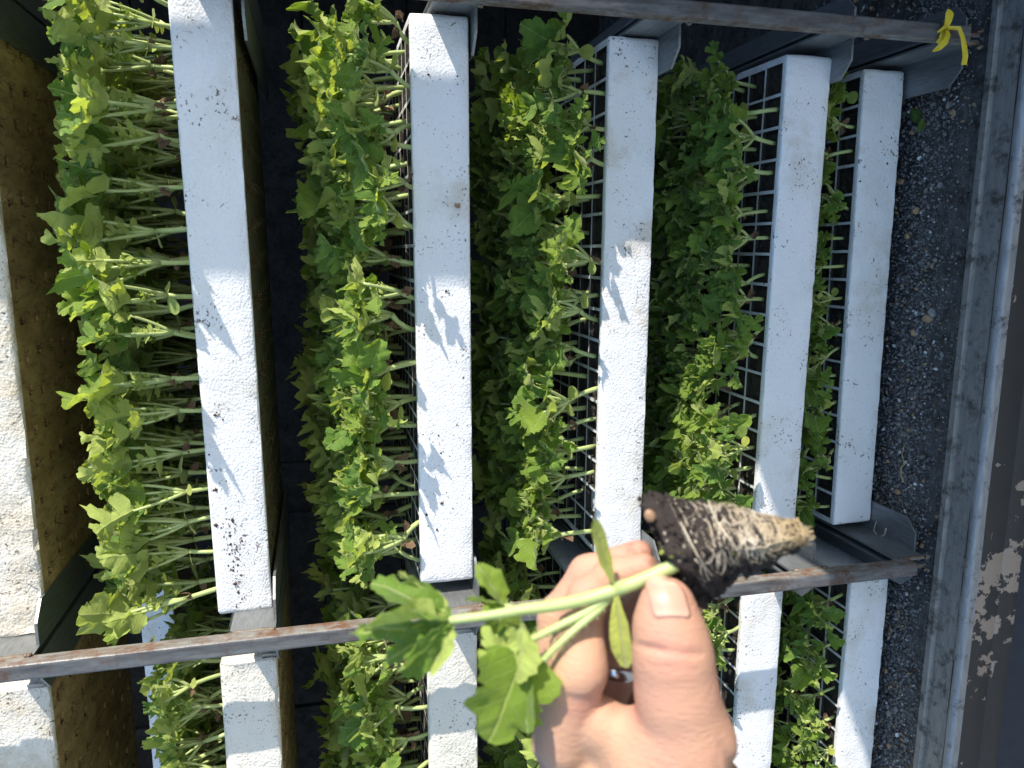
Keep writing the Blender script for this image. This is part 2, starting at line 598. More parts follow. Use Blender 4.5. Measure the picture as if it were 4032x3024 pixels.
# ------------------------------------------------------------------ foam trays
TL, TD, TT = .67, .34, .066
NC, NR = 16, 8
RIM = .0075
PX, PYd = (TL - 2 * RIM) / NC, (TD - 2 * RIM) / NR
SOILZ = TT - .0028


def tray_mesh(name, mats, jit, rough, wall=.0020, dip=.0085):
    """outer shell with softened edges, 16 x 8 open cells on top, 16 x 8 drain holes below"""
    mb = MB()
    nx, ny = 56, 28
    rc = .006
    loop = []
    for i in range(nx):
        loop.append((rc + (TL - 2 * rc) * i / nx, 0, 0, -1))
    for k in range(4):
        a = -math.pi / 2 + math.pi / 2 * k / 4
        loop.append((TL - rc + rc * math.cos(a), rc + rc * math.sin(a), math.cos(a), math.sin(a)))
    for i in range(ny):
        loop.append((TL, rc + (TD - 2 * rc) * i / ny, 1, 0))
    for k in range(4):
        a = math.pi / 2 * k / 4
        loop.append((TL - rc + rc * math.cos(a), TD - rc + rc * math.sin(a), math.cos(a), math.sin(a)))
    for i in range(nx):
        loop.append((TL - rc - (TL - 2 * rc) * i / nx, TD, 0, 1))
    for k in range(4):
        a = math.pi / 2 + math.pi / 2 * k / 4
        loop.append((rc + rc * math.cos(a), TD - rc + rc * math.sin(a), math.cos(a), math.sin(a)))
    for i in range(ny):
        loop.append((0, TD - rc - (TD - 2 * rc) * i / ny, -1, 0))
    for k in range(4):
        a = math.pi + math.pi / 2 * k / 4
        loop.append((rc + rc * math.cos(a), rc + rc * math.sin(a), math.cos(a), math.sin(a)))
    n = len(loop)
    e = rough
    lv = [(0, e), (.35 * e, .3 * e), (e, 0), (.25 * TT, 0), (.5 * TT, 0), (.75 * TT, 0), (TT - e, 0), (TT - .35 * e, .3 * e), (TT, e)]
    vs = []
    for li, (z, ins) in enumerate(lv):
        for (x, y, nx_, ny_) in loop:
            j = random.gauss(0, jit) - (abs(random.gauss(0, jit * 2.5)) if (li in (1, 2, 6, 7) and random.random() < .18) else 0)
            j = max(min(j, .0015), -.008)
            if li in (0, len(lv) - 1):
                j = 0
            vs.append((x - nx_ * (ins - j), y - ny_ * (ins - j), z + (random.gauss(0, jit * .5) if li not in (0, len(lv) - 1) else 0)))
    fs = [(l * n + i, l * n + (i + 1) % n, (l + 1) * n + (i + 1) % n, (l + 1) * n + i) for l in range(len(lv) - 1) for i in range(n)]
    mb.add(vs, fs)
    for (z, up, hx, hy, depth, tap, mi) in ((TT, 1, PX - 2 * wall, PYd - 2 * wall, dip, .0007, 0), (0, -1, .011, .011, .012, .002, 1)):
        # rim ring from the shell's last loop to the cell field
        x0, x1, y0, y1 = RIM, TL - RIM, RIM, TD - RIM
        ring = [(min(max(x - nx_ * e, x0), x1), min(max(y - ny_ * e, y0), y1), z) for (x, y, nx_, ny_) in loop]
        outer = [(x - nx_ * e, y - ny_ * e, z) for (x, y, nx_, ny_) in loop]
        quads = [(i, (i + 1) % n, n + (i + 1) % n, n + i) for i in range(n)]
        mb.add(outer + ring, quads if up > 0 else [q_[::-1] for q_ in quads], None, mi)
        V, F, MI = [], [], []

        def quad(a, b, c_, d, k_=None):
            o = len(V)
            V.extend((a, b, c_, d))
            MI.append(mi if k_ is None else k_)
            F.append((o, o + 1, o + 2, o + 3) if up > 0 else (o + 3, o + 2, o + 1, o))
        for r in range(NR):
            cy = y0 + PYd * (r + .5)
            for c_ in range(NC):
                cx = x0 + PX * (c_ + .5)
                jx = random.gauss(0, jit * (.6 if up > 0 else 2.5))
                jy = random.gauss(0, jit * (.6 if up > 0 else 2.5))
                a = [(cx - PX / 2, cy - PYd / 2), (cx + PX / 2, cy - PYd / 2), (cx + PX / 2, cy + PYd / 2), (cx - PX / 2, cy + PYd / 2)]
                h = [(cx - hx / 2 + jx, cy - hy / 2 + jy), (cx + hx / 2 + jx, cy - hy / 2 + jy), (cx + hx / 2 + jx, cy + hy / 2 + jy), (cx - hx / 2 + jx, cy + hy / 2 + jy)]
                lo = [(cx - hx / 2 + tap, cy - hy / 2 + tap), (cx + hx / 2 - tap, cy - hy / 2 + tap), (cx + hx / 2 - tap, cy + hy / 2 - tap), (cx - hx / 2 + tap, cy + hy / 2 - tap)]
                zl = z - up * depth
                for k in range(4):
                    k2 = (k + 1) % 4
                    quad((*a[k], z), (*a[k2], z), (*h[k2], z), (*h[k], z))
                    quad((*h[k], z), (*h[k2], z), (*lo[k2], zl), (*lo[k], zl), 2 if up > 0 else None)
                quad((*lo[0], zl), (*lo[1], zl), (*lo[2], zl), (*lo[3], zl))
        mb.add(V, F, None, mi)
        mb.mi[-len(F):] = MI
    me = mb.mesh(name, mats, True)
    ang = bmesh.new()
    ang.from_mesh(me)
    bmesh.ops.remove_doubles(ang, verts=ang.verts, dist=.00005)
    for ed in ang.edges:
        if len(ed.link_faces) == 2 and ed.calc_face_angle(0) > .7:
            ed.smooth = False
    ang.to_mesh(me)
    ang.free()
    return me


tray_new = [tray_mesh('tray_body', [M['foam'], M['under_new'], M['soil']], .00036, .0024) for _ in range(2)]
tray_old = [tray_mesh('tray_body', [M['foam_old'], M['foam_under'], M['soil']], .0011, .0050, .0020) for _ in range(2)]

smesh = []
for k in range(6):
    mb = MB()
    N = 7
    sx_, sy_ = PX - .0036, PYd - .0036
    vs = []
    for j in range(N):
        for i in range(N):
            ed = i in (0, N - 1) or j in (0, N - 1)
            vs.append(((i / (N - 1) - .5) * sx_, (j / (N - 1) - .5) * sy_, random.gauss(0, .0011) - (.0016 if ed else 0)))
    mb.add(vs, [(j * N + i, j * N + i + 1, (j + 1) * N + i + 1, (j + 1) * N + i) for j in range(N - 1) for i in range(N - 1)])
    smesh.append(mb.mesh('soil_plug', M['soil'], False))

# id: (x0, y0, z, yaw, tilt, mesh, label)
TR = {}


def put_tray(key, x0, y0, z, yaw, tilt, old, label):
    o = tag(link('seedling_tray', None, loc=(x0, y0, z), rot=(0, -math.radians(tilt), math.radians(yaw))), label, 'tray', 'foam seedling trays on the rack')
    link('tray_body', (tray_old if old else tray_new)[len(TR) % 2], o)
    TR[key] = o
    return o


put_tray('t0', -.0102, -.0133, .5475, -.085, .107, True, 'old chipped foam tray with stained brown underside, left edge above the bar')
put_tray('t1', -.0110, -.0080, .3045, -2.4, .47, False, 'thick white foam tray with dark soil smears near its lower end and long pale stems')
put_tray('t2', .0077, -.0230, .0595, .12, .18, False, 'white foam tray with a brown seed stuck on its face and leaf shadows')
put_tray('t3', .0084, .0130, -.1843, -.114, -.12, False, 'white foam tray with one long diagonal shadow, behind the fingertips')
put_tray('t4', -.0013, .0027, -.4197, -.55, -.20, False, 'white foam tray in full shade, lower end hidden by the held root ball')
put_tray('t5', .0036, .0485, -.5868, .62, .2, False, 'blue-shaded white foam tray lowest on the rack, next to the gravel')
LX = -.066 - TL
put_tray('b0', LX - .004, -.013, .5505, -.05, .05, True, 'old cracked foam tray below the rusty bar in the bottom left corner')
put_tray('b1', LX, -.022, .3012, .17, .02, True, 'weathered beige foam tray below the rusty bar with a rounded worn end')
put_tray('b2', LX, -.013, .0510, .11, .08, True, 'rough grey-white foam tray below the bar, under the held leaves')
put_tray('b3', LX, .004, -.186, .0, .0, False, 'white foam tray hidden behind the hand')
put_tray('b4', LX, .010, -.4130, -.02, -.04, False, 'sunlit white foam tray below the bar, right of the thumb')
put_tray('b5', LX, .0013, -.5896, .01, .04, False, 'blue-shaded white foam tray below the bar with a brown smudge on it')
put_tray('far', -.83, .74, .563, .0, .0, False, 'shaded white foam tray far behind the bottom left corner')
TR['t1'].scale = (1.045, 1, .94)
bk = tag(link('plant_rack', None, loc=(-.5, .72, FZ)), 'rear steel rack coloured near-black for deep shade, seen past the bottom left tray', 'rack')  # near-black board material puts the rack's deep shade into its colour
for bx in (-.852, -.150):
    for by in (.70, 1.10):
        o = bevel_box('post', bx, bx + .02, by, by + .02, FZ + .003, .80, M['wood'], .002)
        o.parent = bk
        o.matrix_parent_inverse = Matrix.Translation((.5, -.72, -FZ))
for bx in (-.831, -.206):
    o = bevel_box('bracket', bx, bx + .055, .71, 1.105, .559, .5622, M['wood'], .0008)
    o.parent = bk
    o.matrix_parent_inverse = Matrix.Translation((.5, -.72, -FZ))


def cell_xy(c_, r):
    return RIM + PX * (c_ + .5), RIM + PYd * (r + .5)


# soil: the front cells one by one, the rest of each tray in one piece
EMPTY = {('t3', 1, 0)}
for key, o in TR.items():
    rows = {'t2': 3, 't3': 3, 't4': 3, 't5': 3, 'b4': 3, 'b5': 3, 'b2': 2}.get(key, 0)
    mb = MB()
    for r in range(NR):
        for c_ in range(NC):
            if (key, c_, r) in EMPTY:
                continue
            x, y = cell_xy(c_, r)
            me = random.choice(smesh)
            if r < rows:
                link('soil_plug', me, o, (x, y, SOILZ - random.uniform(0, .002)), (0, 0, random.choice((0, math.pi))))
            else:
                mb.add([(x + v.co.x, y + v.co.y, SOILZ - .001 + v.co.z) for v in me.vertices], [tuple(p.vertices) for p in me.polygons])
    so = link('soil', mb.mesh('soil', M['soil'], False), o)
    tag(so, kind='stuff')

# brown roots that hang out of the drain holes
for key, cnt in (('t0', 9), ('t1', 16), ('b0', 9), ('b1', 8), ('t2', 2), ('b2', 3)):
    mb = MB()
    for r in range(4 if key in ('t0', 'b0') else 2):
        for c_ in range(NC):
            x, y = cell_xy(c_, r)
            for k in range(cnt):
                p = Vector((x + random.gauss(0, .0035), y + random.gauss(0, .0035), .002))
                L = abs(random.gauss(.004, .004)) + .002
                q1 = p + Vector((random.gauss(0, .003), random.gauss(0, .003), -L * .5))
                q2 = q1 + Vector((random.gauss(0, .004), random.gauss(0, .004), -L * .5))
                mb.tube([p, q1, q2], [.0004, .0003, .00015], 3, False)
    tag(link('root_fringe', mb.mesh('root_fringe', M['root_brown']), TR[key]), kind='stuff')

# ------------------------------------------------------------------ leaves and seedlings
OUT_A = [(.0, .0), (.06, -.01), (.18, .03), (.33, .06), (.47, .13), (.53, .22), (.43, .25), (.37, .32), (.25, .29), (.13, .33), (.12, .40), (.24, .45), (.37, .52), (.48, .60), (.42, .66), (.33, .67), (.30, .74), (.19, .69), (.10, .68), (.08, .74), (.17, .82), (.19, .90), (.09, .93), (0, 1)]
OUT_B = [(.0, .0), (.12, -.05), (.30, -.04), (.45, .08), (.50, .22), (.44, .34), (.36, .40), (.42, .52), (.44, .66), (.33, .74), (.24, .75), (.22, .86), (.12, .95), (0, 1)]
OUT_C = [(.0, .0), (.05, .03), (.13, .14), (.24, .32), (.29, .52), (.26, .72), (.17, .88), (.08, .97), (0, 1)]


OUT_D = [(.0, .0), (.03, .02), (.07, .08), (.15, .2), (.25, .38), (.30, .56), (.29, .74), (.23, .88), (.13, .97), (0, 1)]


def teeth(out, amt, rng, div=2):
    res = [out[0]]
    for a, b in zip(out[:-1], out[1:]):
        dx, dy = b[0] - a[0], b[1] - a[1]
        for k in range(1, div):
            t = k / div
            res.append((max(a[0] + dx * t + dy * amt * rng.uniform(.3, 1.2), .012), a[1] + dy * t - dx * amt * rng.uniform(.3, 1.2)))
        res.append(b)
    return res


def add_leaf(mb, M4, L, style, rng, fold=.3, droop=.6, crumple=.05, wid=1.0, rings=3, curl=.1, tooth=.22, mi=0):
    """blade with midrib on +Y, upper face on +Z, placed by the 4x4 matrix M4"""
    base = {'A': OUT_A, 'B': OUT_B, 'C': OUT_C, 'D': OUT_D}[style]
    V, UV, F = [], [], []
    k1, k2 = rng.uniform(9, 17), rng.uniform(9, 17)
    p1, p2 = rng.uniform(0, TAU), rng.uniform(0, TAU)
    tw = rng.uniform(-.5, .5)
    sides = []
    for s in (1, -1):
        out = teeth(base, tooth, rng) if tooth else base
        out = [(x * (1 + .12 * rng.uniform(-1, 1)), y) for x, y in out]
        sides.append((s, out))
    ts = [0, .28, .55, .8, 1.0] if rings == 3 else [0, .55, 1.0]
    fL, fR = fold + rng.uniform(-.15, .15), fold + rng.uniform(-.15, .15)
    for s, out in sides:
        n = len(out)
        o = len(V)
        for i, (ox, oy) in enumerate(out):
            my = .93 * i / (n - 1)
            for t in ts:
                x = s * ox * t * wid
                y = my + (oy - my) * t
                z = (fR if s > 0 else fL) * abs(x) + crumple * (.5 + .5 * t) * (math.sin(k1 * x + p1) * math.sin(k2 * y + p2) + .55 * math.sin(2.3 * k2 * x + p2) * math.sin(2.1 * k1 * y + p1))
                z += curl * t * t * math.sin(5 * y + p2 * s) * abs(x) + tw * x * y * .5
                # bend along the length
                a = droop * y
                if abs(droop) > .01:
                    yy = math.sin(a) / droop
                    zz = -(1 - math.cos(a)) / droop
                else:
                    yy, zz = y, 0
                py, pz = yy + z * math.sin(a), zz + z * math.cos(a)
                V.append(M4 @ Vector((x * L, py * L, pz * L)))
                UV.append((x + .5, y))
        m = len(ts)
        for i in range(n - 1):
            for k in range(m - 1):
                q_ = (o + i * m + k, o + i * m + k + 1, o + (i + 1) * m + k + 1, o + (i + 1) * m + k)
                F.append(q_ if s > 0 else q_[::-1])
    mb.add([tuple(v) for v in V], F, UV, mi)


def frame_to(base, ydir, zhint):
    y = Vector(ydir).normalized()
    z = Vector(zhint)
    z = z - y * z.dot(y)
    if z.length < 1e-4:
        z = y.orthogonal()
    z.normalize()
    x = y.cross(z)
    return Matrix(((x.x, y.x, z.x, base[0]), (x.y, y.y, z.y, base[1]), (x.z, y.z, z.z, base[2]), (0, 0, 0, 1)))


def add_hairs(mb, pts, r, rng, cnt, ln=.0026):
    for _ in range(cnt):
        i = rng.randrange(len(pts) - 1)
        p = pts[i].lerp(pts[i + 1], rng.random())
        t = (pts[i + 1] - pts[i]).normalized()
        d = Vector((rng.gauss(0, 1), rng.gauss(0, 1), rng.gauss(0, 1)))
        d = (d - t * d.dot(t)).normalized()
        w_ = t * .00007
        a = p + d * r * .8
        b = p + d * (r + ln * rng.uniform(.5, 1.2))
        mb.add([tuple(a - w_), tuple(a + w_), tuple(b)], [(0, 1, 2)])


def seedling_variant(rng, tall, low=False):
    """returns list of (part name, mesh); origin at the soil, +Z up"""
    parts = []
    st = MB()
    h1 = rng.uniform(.026, .038) if tall else rng.uniform(.024, .044)
    lean = Vector((rng.gauss(0, .006), rng.gauss(-.004, .006), 0))
    node = Vector((lean.x, lean.y, h1))
    sp = bez((0, 0, -.004), (lean.x * .2, lean.y * .2, h1 * .55), node, 4)
    sides = 4 if low else 7
    st.tube(sp, [.0028, .0027, .0026, .0027, .0031], sides)
    nl = rng.choice((4, 4, 5)) if tall else rng.choice((4, 5, 6))
    a0 = rng.uniform(0, TAU)
    for k in range(nl):
        az = a0 + k * TAU / nl * .92 + rng.gauss(0, .35)
        tilt = math.radians(rng.uniform(4, 19) if tall else rng.uniform(8, 36))
        PL = rng.uniform(.046, .070) if tall else rng.uniform(.024, .046)
        d = Vector((math.cos(az) * math.sin(tilt), math.sin(az) * math.sin(tilt), math.cos(tilt)))
        outd = Vector((math.cos(az), math.sin(az), 0))
        end = node + d * PL
        mid = node + d * PL * .5 + outd * rng.uniform(.001, .005)
        pp = bez(node, mid, end, 5)
        st.tube(pp, [.0024, .0021, .0019, .0018, .0017, .0014], 4 if low else 7)
        if not low:
            add_hairs(st, pp, .0018, rng, 90 if tall else 60)
        # blade
        bt = tilt + math.radians(rng.uniform(-4, 24) if tall else rng.uniform(5, 65))
        bd = Vector((math.cos(az) * math.sin(bt), math.sin(az) * math.sin(bt), math.cos(bt)))
        up = -outd * math.cos(bt) + Vector((0, 0, 1)) * math.sin(bt)
        side = bd.cross(up)
        up = (up + side * rng.gauss(0, .5)).normalized()
        L = rng.uniform(.042, .060) if tall else rng.uniform(.024, .041)
        style = rng.choice(('A', 'A', 'A', 'A', 'B')) if tall else rng.choice(('A', 'A', 'A', 'B'))
        lm = MB()
        add_leaf(lm, frame_to(end - bd * .001, bd, up), L, style, rng, rng.uniform(.2, .9), rng.uniform(-.3, 1.1) if tall else rng.uniform(-.2, 1.5),
                 rng.uniform(.03, .07) if tall else rng.uniform(.05, .10), rng.uniform(.62, .9) if tall else rng.uniform(.75, 1.05), 2 if low else 3, rng.uniform(-.9, 1.0), 0 if low else .26)
        # midrib as a small raised vein on the lower face
        parts.append(('leaf', lm.mesh('leaf', M['leaf'])))
    # young folded leaves in the crown
    for k in range(1 if low else 3):
        az = rng.uniform(0, TAU)
        tl_ = math.radians(rng.uniform(2, 18))
        d = Vector((math.cos(az) * math.sin(tl_), math.sin(az) * math.sin(tl_), math.cos(tl_)))
        PL = rng.uniform(.012, .030)
        pp = bez(node, node + d * PL * .5, node + d * PL, 3)
        st.tube(pp, [.0016, .0013, .0012, .0010], 4)
        lm = MB()
        add_leaf(lm, frame_to(node + d * PL, d, (-math.cos(az), -math.sin(az), .3)), rng.uniform(.016, .030), 'A', rng, rng.uniform(.8, 1.6), rng.uniform(-.4, .8), .08, .8, 2, .5, 0 if low else .2)
        parts.append(('leaf', lm.mesh('leaf', M['leaf'])))
    # seed leaves at the node: green, yellow or withered
    for k in range(2):
        if low and k:
            continue
        az = a0 + k * math.pi + rng.gauss(0, .3) + .8
        kind = rng.choice(('cot', 'dead', 'dead', 'none', 'none')) if tall else rng.choice(('cot', 'cot', 'dead', 'dead', 'none', 'none'))
        if kind == 'none':
            continue
        outd = Vector((math.cos(az), math.sin(az), 0))
        lm = MB()
        if kind == 'cot':
            d = (outd + Vector((0, 0, rng.uniform(-.5, .5)))).normalized()
            add_leaf(lm, frame_to(node + outd * .001, d, (0, 0, 1)), rng.uniform(.016, .023), 'D', rng, .1, rng.uniform(-.5, .8), .02, rng.uniform(1.0, 1.5), 2, .1, 0)
            parts.append(('seed_leaf', lm.mesh('seed_leaf', M['cot'])))
        else:
            d = (outd * .8 + Vector((0, 0, rng.uniform(-1.6, -.3)))).normalized()
            add_leaf(lm, frame_to(node + outd * .0015, d, outd), rng.uniform(.010, .015), 'C', rng, rng.uniform(.8, 1.9), rng.uniform(-2, 2.5), .10, 1.3, 2, 1.5, 0)
            parts.append(('withered_leaf', lm.mesh('withered_leaf', M['dead'])))
    return [('stem', st.mesh('stem', M['stem']))] + parts


rng = random.Random(21)
VT = [seedling_variant(rng, True) for _ in range(14)]
VB = [seedling_variant(rng, False) for _ in range(16)]
VL = [seedling_variant(rng, False, True) for _ in range(8)]
VLT = [seedling_variant(rng, True, True) for _ in range(6)]

ORD = ['topmost', 'second', 'third', 'fourth', 'fifth', 'sixth', 'seventh', 'eighth', 'ninth', 'tenth', 'eleventh', 'twelfth', 'thirteenth', 'fourteenth', 'fifteenth', 'lowest']
TNAME = {'t1': 'the soil-smeared white tray', 't2': 'the tray with the stuck seed', 't3': 'the tray with the diagonal shadow', 't4': 'the shaded tray behind the root ball',
         't5': 'the lowest tray beside the gravel', 'b1': 'the beige tray below the bar', 'b2': 'the rough tray under the leaves',
         'b3': 'the tray behind the hand', 'b4': 'the tray right of the thumb', 'b5': 'the brown-smudged tray beside the gravel'}
#        tray: (tall?, scale, individual rows, individual columns from the right)
SPEC = {'t1': (True, 1.0, 3, 16), 't2': (False, 1.08, 3, 16), 't3': (False, 1.12, 3, 16), 't4': (False, 1.05, 3, 16), 't5': (False, .94, 2, 16),
        'b1': (False, .98, 2, 9), 'b2': (False, 1.08, 2, 7), 'b3': (False, 1.12, 1, 7), 'b4': (False, 1.02, 2, 6), 'b5': (False, .85, 2, 6)}
stuff = MB()
stv, stf, stuv, stm = [], [], [], []
nv = 0


def low_arrays(var):
    out = []
    for nm, me in var:
        v = np.empty(len(me.vertices) * 3, np.float32)
        me.vertices.foreach_get('co', v)
        li = np.empty(len(me.loops), np.int32)
        me.loops.foreach_get('vertex_index', li)
        uvl = np.empty(len(me.loops) * 2, np.float32)
        me.uv_layers[0].data.foreach_get('uv', uvl)
        uv = np.zeros((len(me.vertices), 2), np.float32)
        uv[li] = uvl.reshape(-1, 2)
        out.append((v.reshape(-1, 3), [tuple(p.vertices) for p in me.polygons], uv, {'stem': 0, 'leaf': 1, 'seed_leaf': 2, 'withered_leaf': 3}[nm]))
    return out


LOWB = [low_arrays(v) for v in VL]
LOWT = [low_arrays(v) for v in VLT]
bpy.context.view_layer.update()
prng = random.Random(5)
OVER = {('t1', 6), ('t1', 7), ('t2', 1), ('t2', 3), ('t2', 4), ('t2', 5), ('t2', 9), ('t3', 2), ('t3', 3), ('b4', 1), ('t1', 2)}
for key, (tall, scl, irows, icols) in SPEC.items():
    tm = TR[key].matrix_world
    for r in range(NR):
        for c_ in range(NC):
            if (key, c_, r) in EMPTY:
                continue
            if prng.random() < (.03 if r == 0 else .05):
                continue
            x, y = cell_xy(c_, r)
            x += prng.gauss(0, .004)
            y += prng.gauss(0, .004)
            if r == 0:
                y = max(y - .006, .014)
            s = scl * prng.uniform(.88, 1.10) * (1 + r * {'t2': .055, 'b2': .05, 't3': .02, 't4': .015}.get(key, 0))
            lean_f = (-.32, -.20, -.10, -.05)[r] if r < 4 else 0
            if tall:
                lean_f *= .6
            if r == 0 and (key, NC - 1 - c_) in OVER:
                lean_f, y = -.62, .012
            sg = .055 if tall else .09
            mat = tm @ Matrix.Translation((x, y, SOILZ + .0005)) @ Matrix.Rotation(prng.gauss(lean_f, sg) * -1, 4, 'X') @ Matrix.Rotation(prng.gauss(0, sg), 4, 'Y') @ Matrix.Rotation(prng.uniform(0, TAU), 4, 'Z') @ Matrix.Diagonal((s, s, s, 1))
            fromtop = NC - 1 - c_
            if r < irows and fromtop < icols:
                var = prng.choice(VT if tall else VB)
                root = link('seedling', None)
                root.matrix_world = mat
                pos = (ORD[fromtop] + ' from the top') if 0 < fromtop < 15 else ORD[fromtop]
                lab = '%s seedling, %s, on %s' % (('front-row', 'second-row', 'third-row')[r], pos, TNAME[key])
                tag(root, lab, 'seedling', 'melon seedlings in the front of %s' % TNAME[key])
                for nm, me in var:
                    o = bpy.data.objects.new(nm, me)
                    C.objects.link(o)
                    o.parent = root
            else:
                R3 = np.array([[mat[i][j] for j in range(3)] for i in range(3)])
                t3 = np.array([mat[i][3] for i in range(3)])
                for v, fs, uv, mi in prng.choice(LOWT if tall else LOWB):
                    stv.append(v @ R3.T + t3)
                    stuv.append(uv)
                    stf.extend([tuple(i + nv for i in f) for f in fs])
                    stm.extend([mi] * len(fs))
                    nv += len(v)
me = bpy.data.meshes.new('seedling_foliage')
me.from_pydata(np.concatenate(stv).tolist(), [], stf)
for k in ('stem', 'leaf', 'cot', 'dead'):
    me.materials.append(M[k])
li = np.empty(len(me.loops), np.int32)
me.loops.foreach_get('vertex_index', li)
me.uv_layers.new(name='UVMap').data.foreach_set('uv', np.concatenate(stuv)[li].ravel())
me.polygons.foreach_set('material_index', np.asarray(stm, np.int32))
me.polygons.foreach_set('use_smooth', np.full(len(me.polygons), True))
tag(link('seedling_foliage', me), kind='stuff')

# ------------------------------------------------------------------ litter on the bed
mb = MB()
tints = []
grng = random.Random(3)
OCT = [(1, 0, 0), (0, 1, 0), (-1, 0, 0), (0, -1, 0), (0, 0, 1), (0, 0, -1)]
OF = [(0, 1, 4), (1, 2, 4), (2, 3, 4), (3, 0, 4), (1, 0, 5), (2, 1, 5), (3, 2, 5), (0, 3, 5)]
bmi = bmesh.new()
bmesh.ops.create_icosphere(bmi, subdivisions=1, radius=1)
ICV = [tuple(v.co) for v in bmi.verts]
ICF = [tuple(v.index for v in f.verts) for f in bmi.faces]
bmi.free()
cnt = 0
while cnt < 24000:
    x = grng.uniform(-.62, .95)
    y = grng.uniform(-.054, .34)
    d = .55 + .45 * math.sin(7 * x + 1) * math.sin(19 * y + 3 * x)
    band = math.exp(-((y - .022 - .015 * math.sin(3 * x)) / .042) ** 2)
    if grng.random() > (.10 + .90 * band) * (.45 + .55 * d):
        continue
    s = min(grng.lognormvariate(-6.30, .34), .0042) * (1.0 if cnt % 110 else 1.9)
    qr = Quaternion((grng.gauss(0, 1), grng.gauss(0, 1), grng.gauss(0, 1), grng.gauss(0, 1))).normalized()
    sx_, sy_, sz_ = s * grng.uniform(.8, 1.3), s * grng.uniform(.7, 1.1), s * grng.uniform(.45, .8)
    vs = []
    for v in ICV:
        j = grng.uniform(.78, 1.15)
        p = qr @ Vector((v[0] * sx_ * j, v[1] * sy_ * j, v[2] * sz_ * j))
        vs.append((x + p.x, y + p.y, FZ + p.z + s * .5))
    mb.add(vs, ICF)
    g = grng.uniform(.10, .24)
    u = grng.random()
    t = (g, g * .95, g * .88)
    if u < .05 or (cnt % 110 == 0 and u < .8):
        t = (.34, .22, .12) if u < .4 else (.26, .24, .21)
    elif u < .08:
        t = (.6, .58, .54)
    elif u < .25:
        t = (g * .45, g * .38, g * .33)
    tints.extend([(*t, 1)] * len(ICV))
    cnt += 1
me = mb.mesh('gravel', M['gravel'], False)
ca = me.color_attributes.new('tint', 'FLOAT_COLOR', 'POINT')
ca.data.foreach_set('color', np.asarray(tints, np.float32).ravel())
tag(link('gravel', me), kind='stuff')

lrng = random.Random(11)
for (x, y, a, lab, L) in ((.751, .087, .6, 'small green seed leaf lying on the gravel beside the ribbon', .020), (.608, .044, 1.3, 'pale green oval seed leaf lying on the gravel near the lowest tray', .021),
                          (.625, .070, 2.3, 'darker curled green leaf lying against the lowest tray', .026)):
    lm = MB()
    add_leaf(lm, Matrix.Translation((x, y, FZ + .006)) @ Matrix.Rotation(a, 4, 'Z'), L, 'C', lrng, .2, .6, .03, 1.3, 3, .3, 0)
    tag(link('fallen_leaf', lm.mesh('fallen_leaf', M['leaf'])), lab, 'leaf')
for (pts, lab) in ((((.135, .018), (.118, .023), (.105, .015), (.098, .022), (.085, .020), (.078, .012)), 'dry straw-coloured tendril lying on the gravel'),
                   (((.012, .030), (-.004, .036), (-.012, .022), (-.002, .012), (.008, .010)), 'curled dry stem lying on the bracket of the lowest tray')):
    sm = MB()
    z0 = FZ + .007 if 'gravel' in lab else -.584
    P = [Vector((x, y, z0 + lrng.uniform(0, .003))) for x, y in pts]
    sm.tube(P, [.0006, .0008, .0011, .0013, .0013, .0016][:len(P)], 5)
    tag(link('dry_stem', sm.mesh('dry_stem', M['root'])), lab, 'dry stem')

# seed stuck on the tray face
bm = bmesh.new()
bmesh.ops.create_uvsphere(bm, u_segments=16, v_segments=10, radius=1)
me = bpy.data.meshes.new('seed')
bm.to_mesh(me)
bm.free()
me.materials.append(M['seed'])
me.polygons.foreach_set('use_smooth', np.full(len(me.polygons), True))
so = tag(link('seed', me, None, (.470, -.0245, .0765), (0, .3, 0)), 'small brown seed stuck to the white face of the tray', 'seed')
so.scale = (.0026, .0016, .0038)


def crumbs(key, spots, label):
    mb = MB()
    r_ = random.Random(len(spots))
    for (x, z, sp, n_) in spots:
        for _ in range(n_):
            s = min(r_.lognormvariate(-7.4, .6), .003)
            px_, pz_ = x + r_.gauss(0, sp), z + r_.gauss(0, sp * .8)
            pz_ = min(max(pz_, .004), TT - .004)
            vs = [(px_ + v[0] * s * r_.uniform(.6, 1.3), -.0002 + v[1] * s * .5, pz_ + v[2] * s * r_.uniform(.6, 1.3)) for v in OCT]
            mb.add(vs, OF)
    o = link('soil_crumbs', mb.mesh('soil_crumbs', M['crumb'], False), TR[key])
    tag(o, kind='stuff')


crumbs('t1', [(.235, .046, .005, 26), (.10, .045, .012, 70), (.075, .040, .008, 40), (.055, .042, .005, 30), (.038, .040, .004, 34), (.02, .035, .006, 20), (.15, .05, .02, 40)], '')
crumbs('t2', [(.36, .03, .004, 14), (.18, .035, .02, 30), (.10, .035, .02, 24), (.60, .02, .01, 14)], '')
crumbs('t5', [(.55, .03, .02, 20), (.35, .02, .03, 20)], '')

# ------------------------------------------------------------------ yellow ribbon tied round the foot of the post
mb = MB()


def strip(mb, pts, wid, nrm=(0, -1, 0)):
    P = [Vector(p) for p in pts]
    V = []
    for i, p in enumerate(P):
        t = (P[min(i + 1, len(P) - 1)] - P[max(i - 1, 0)]).normalized()
        s = t.cross(Vector(nrm)).normalized()
        wv = wid[i] if hasattr(wid, '__len__') else wid
        b = Vector(nrm) * (.0012 * math.sin(i * 1.9))
        V += [tuple(p - s * wv + b), tuple(p + b * -1.5), tuple(p + s * wv + b)]
    mb.add(V, [(3 * i + k, 3 * i + k + 1, 3 * i + k + 4, 3 * i + k + 3) for i in range(len(P) - 1) for k in range(2)])


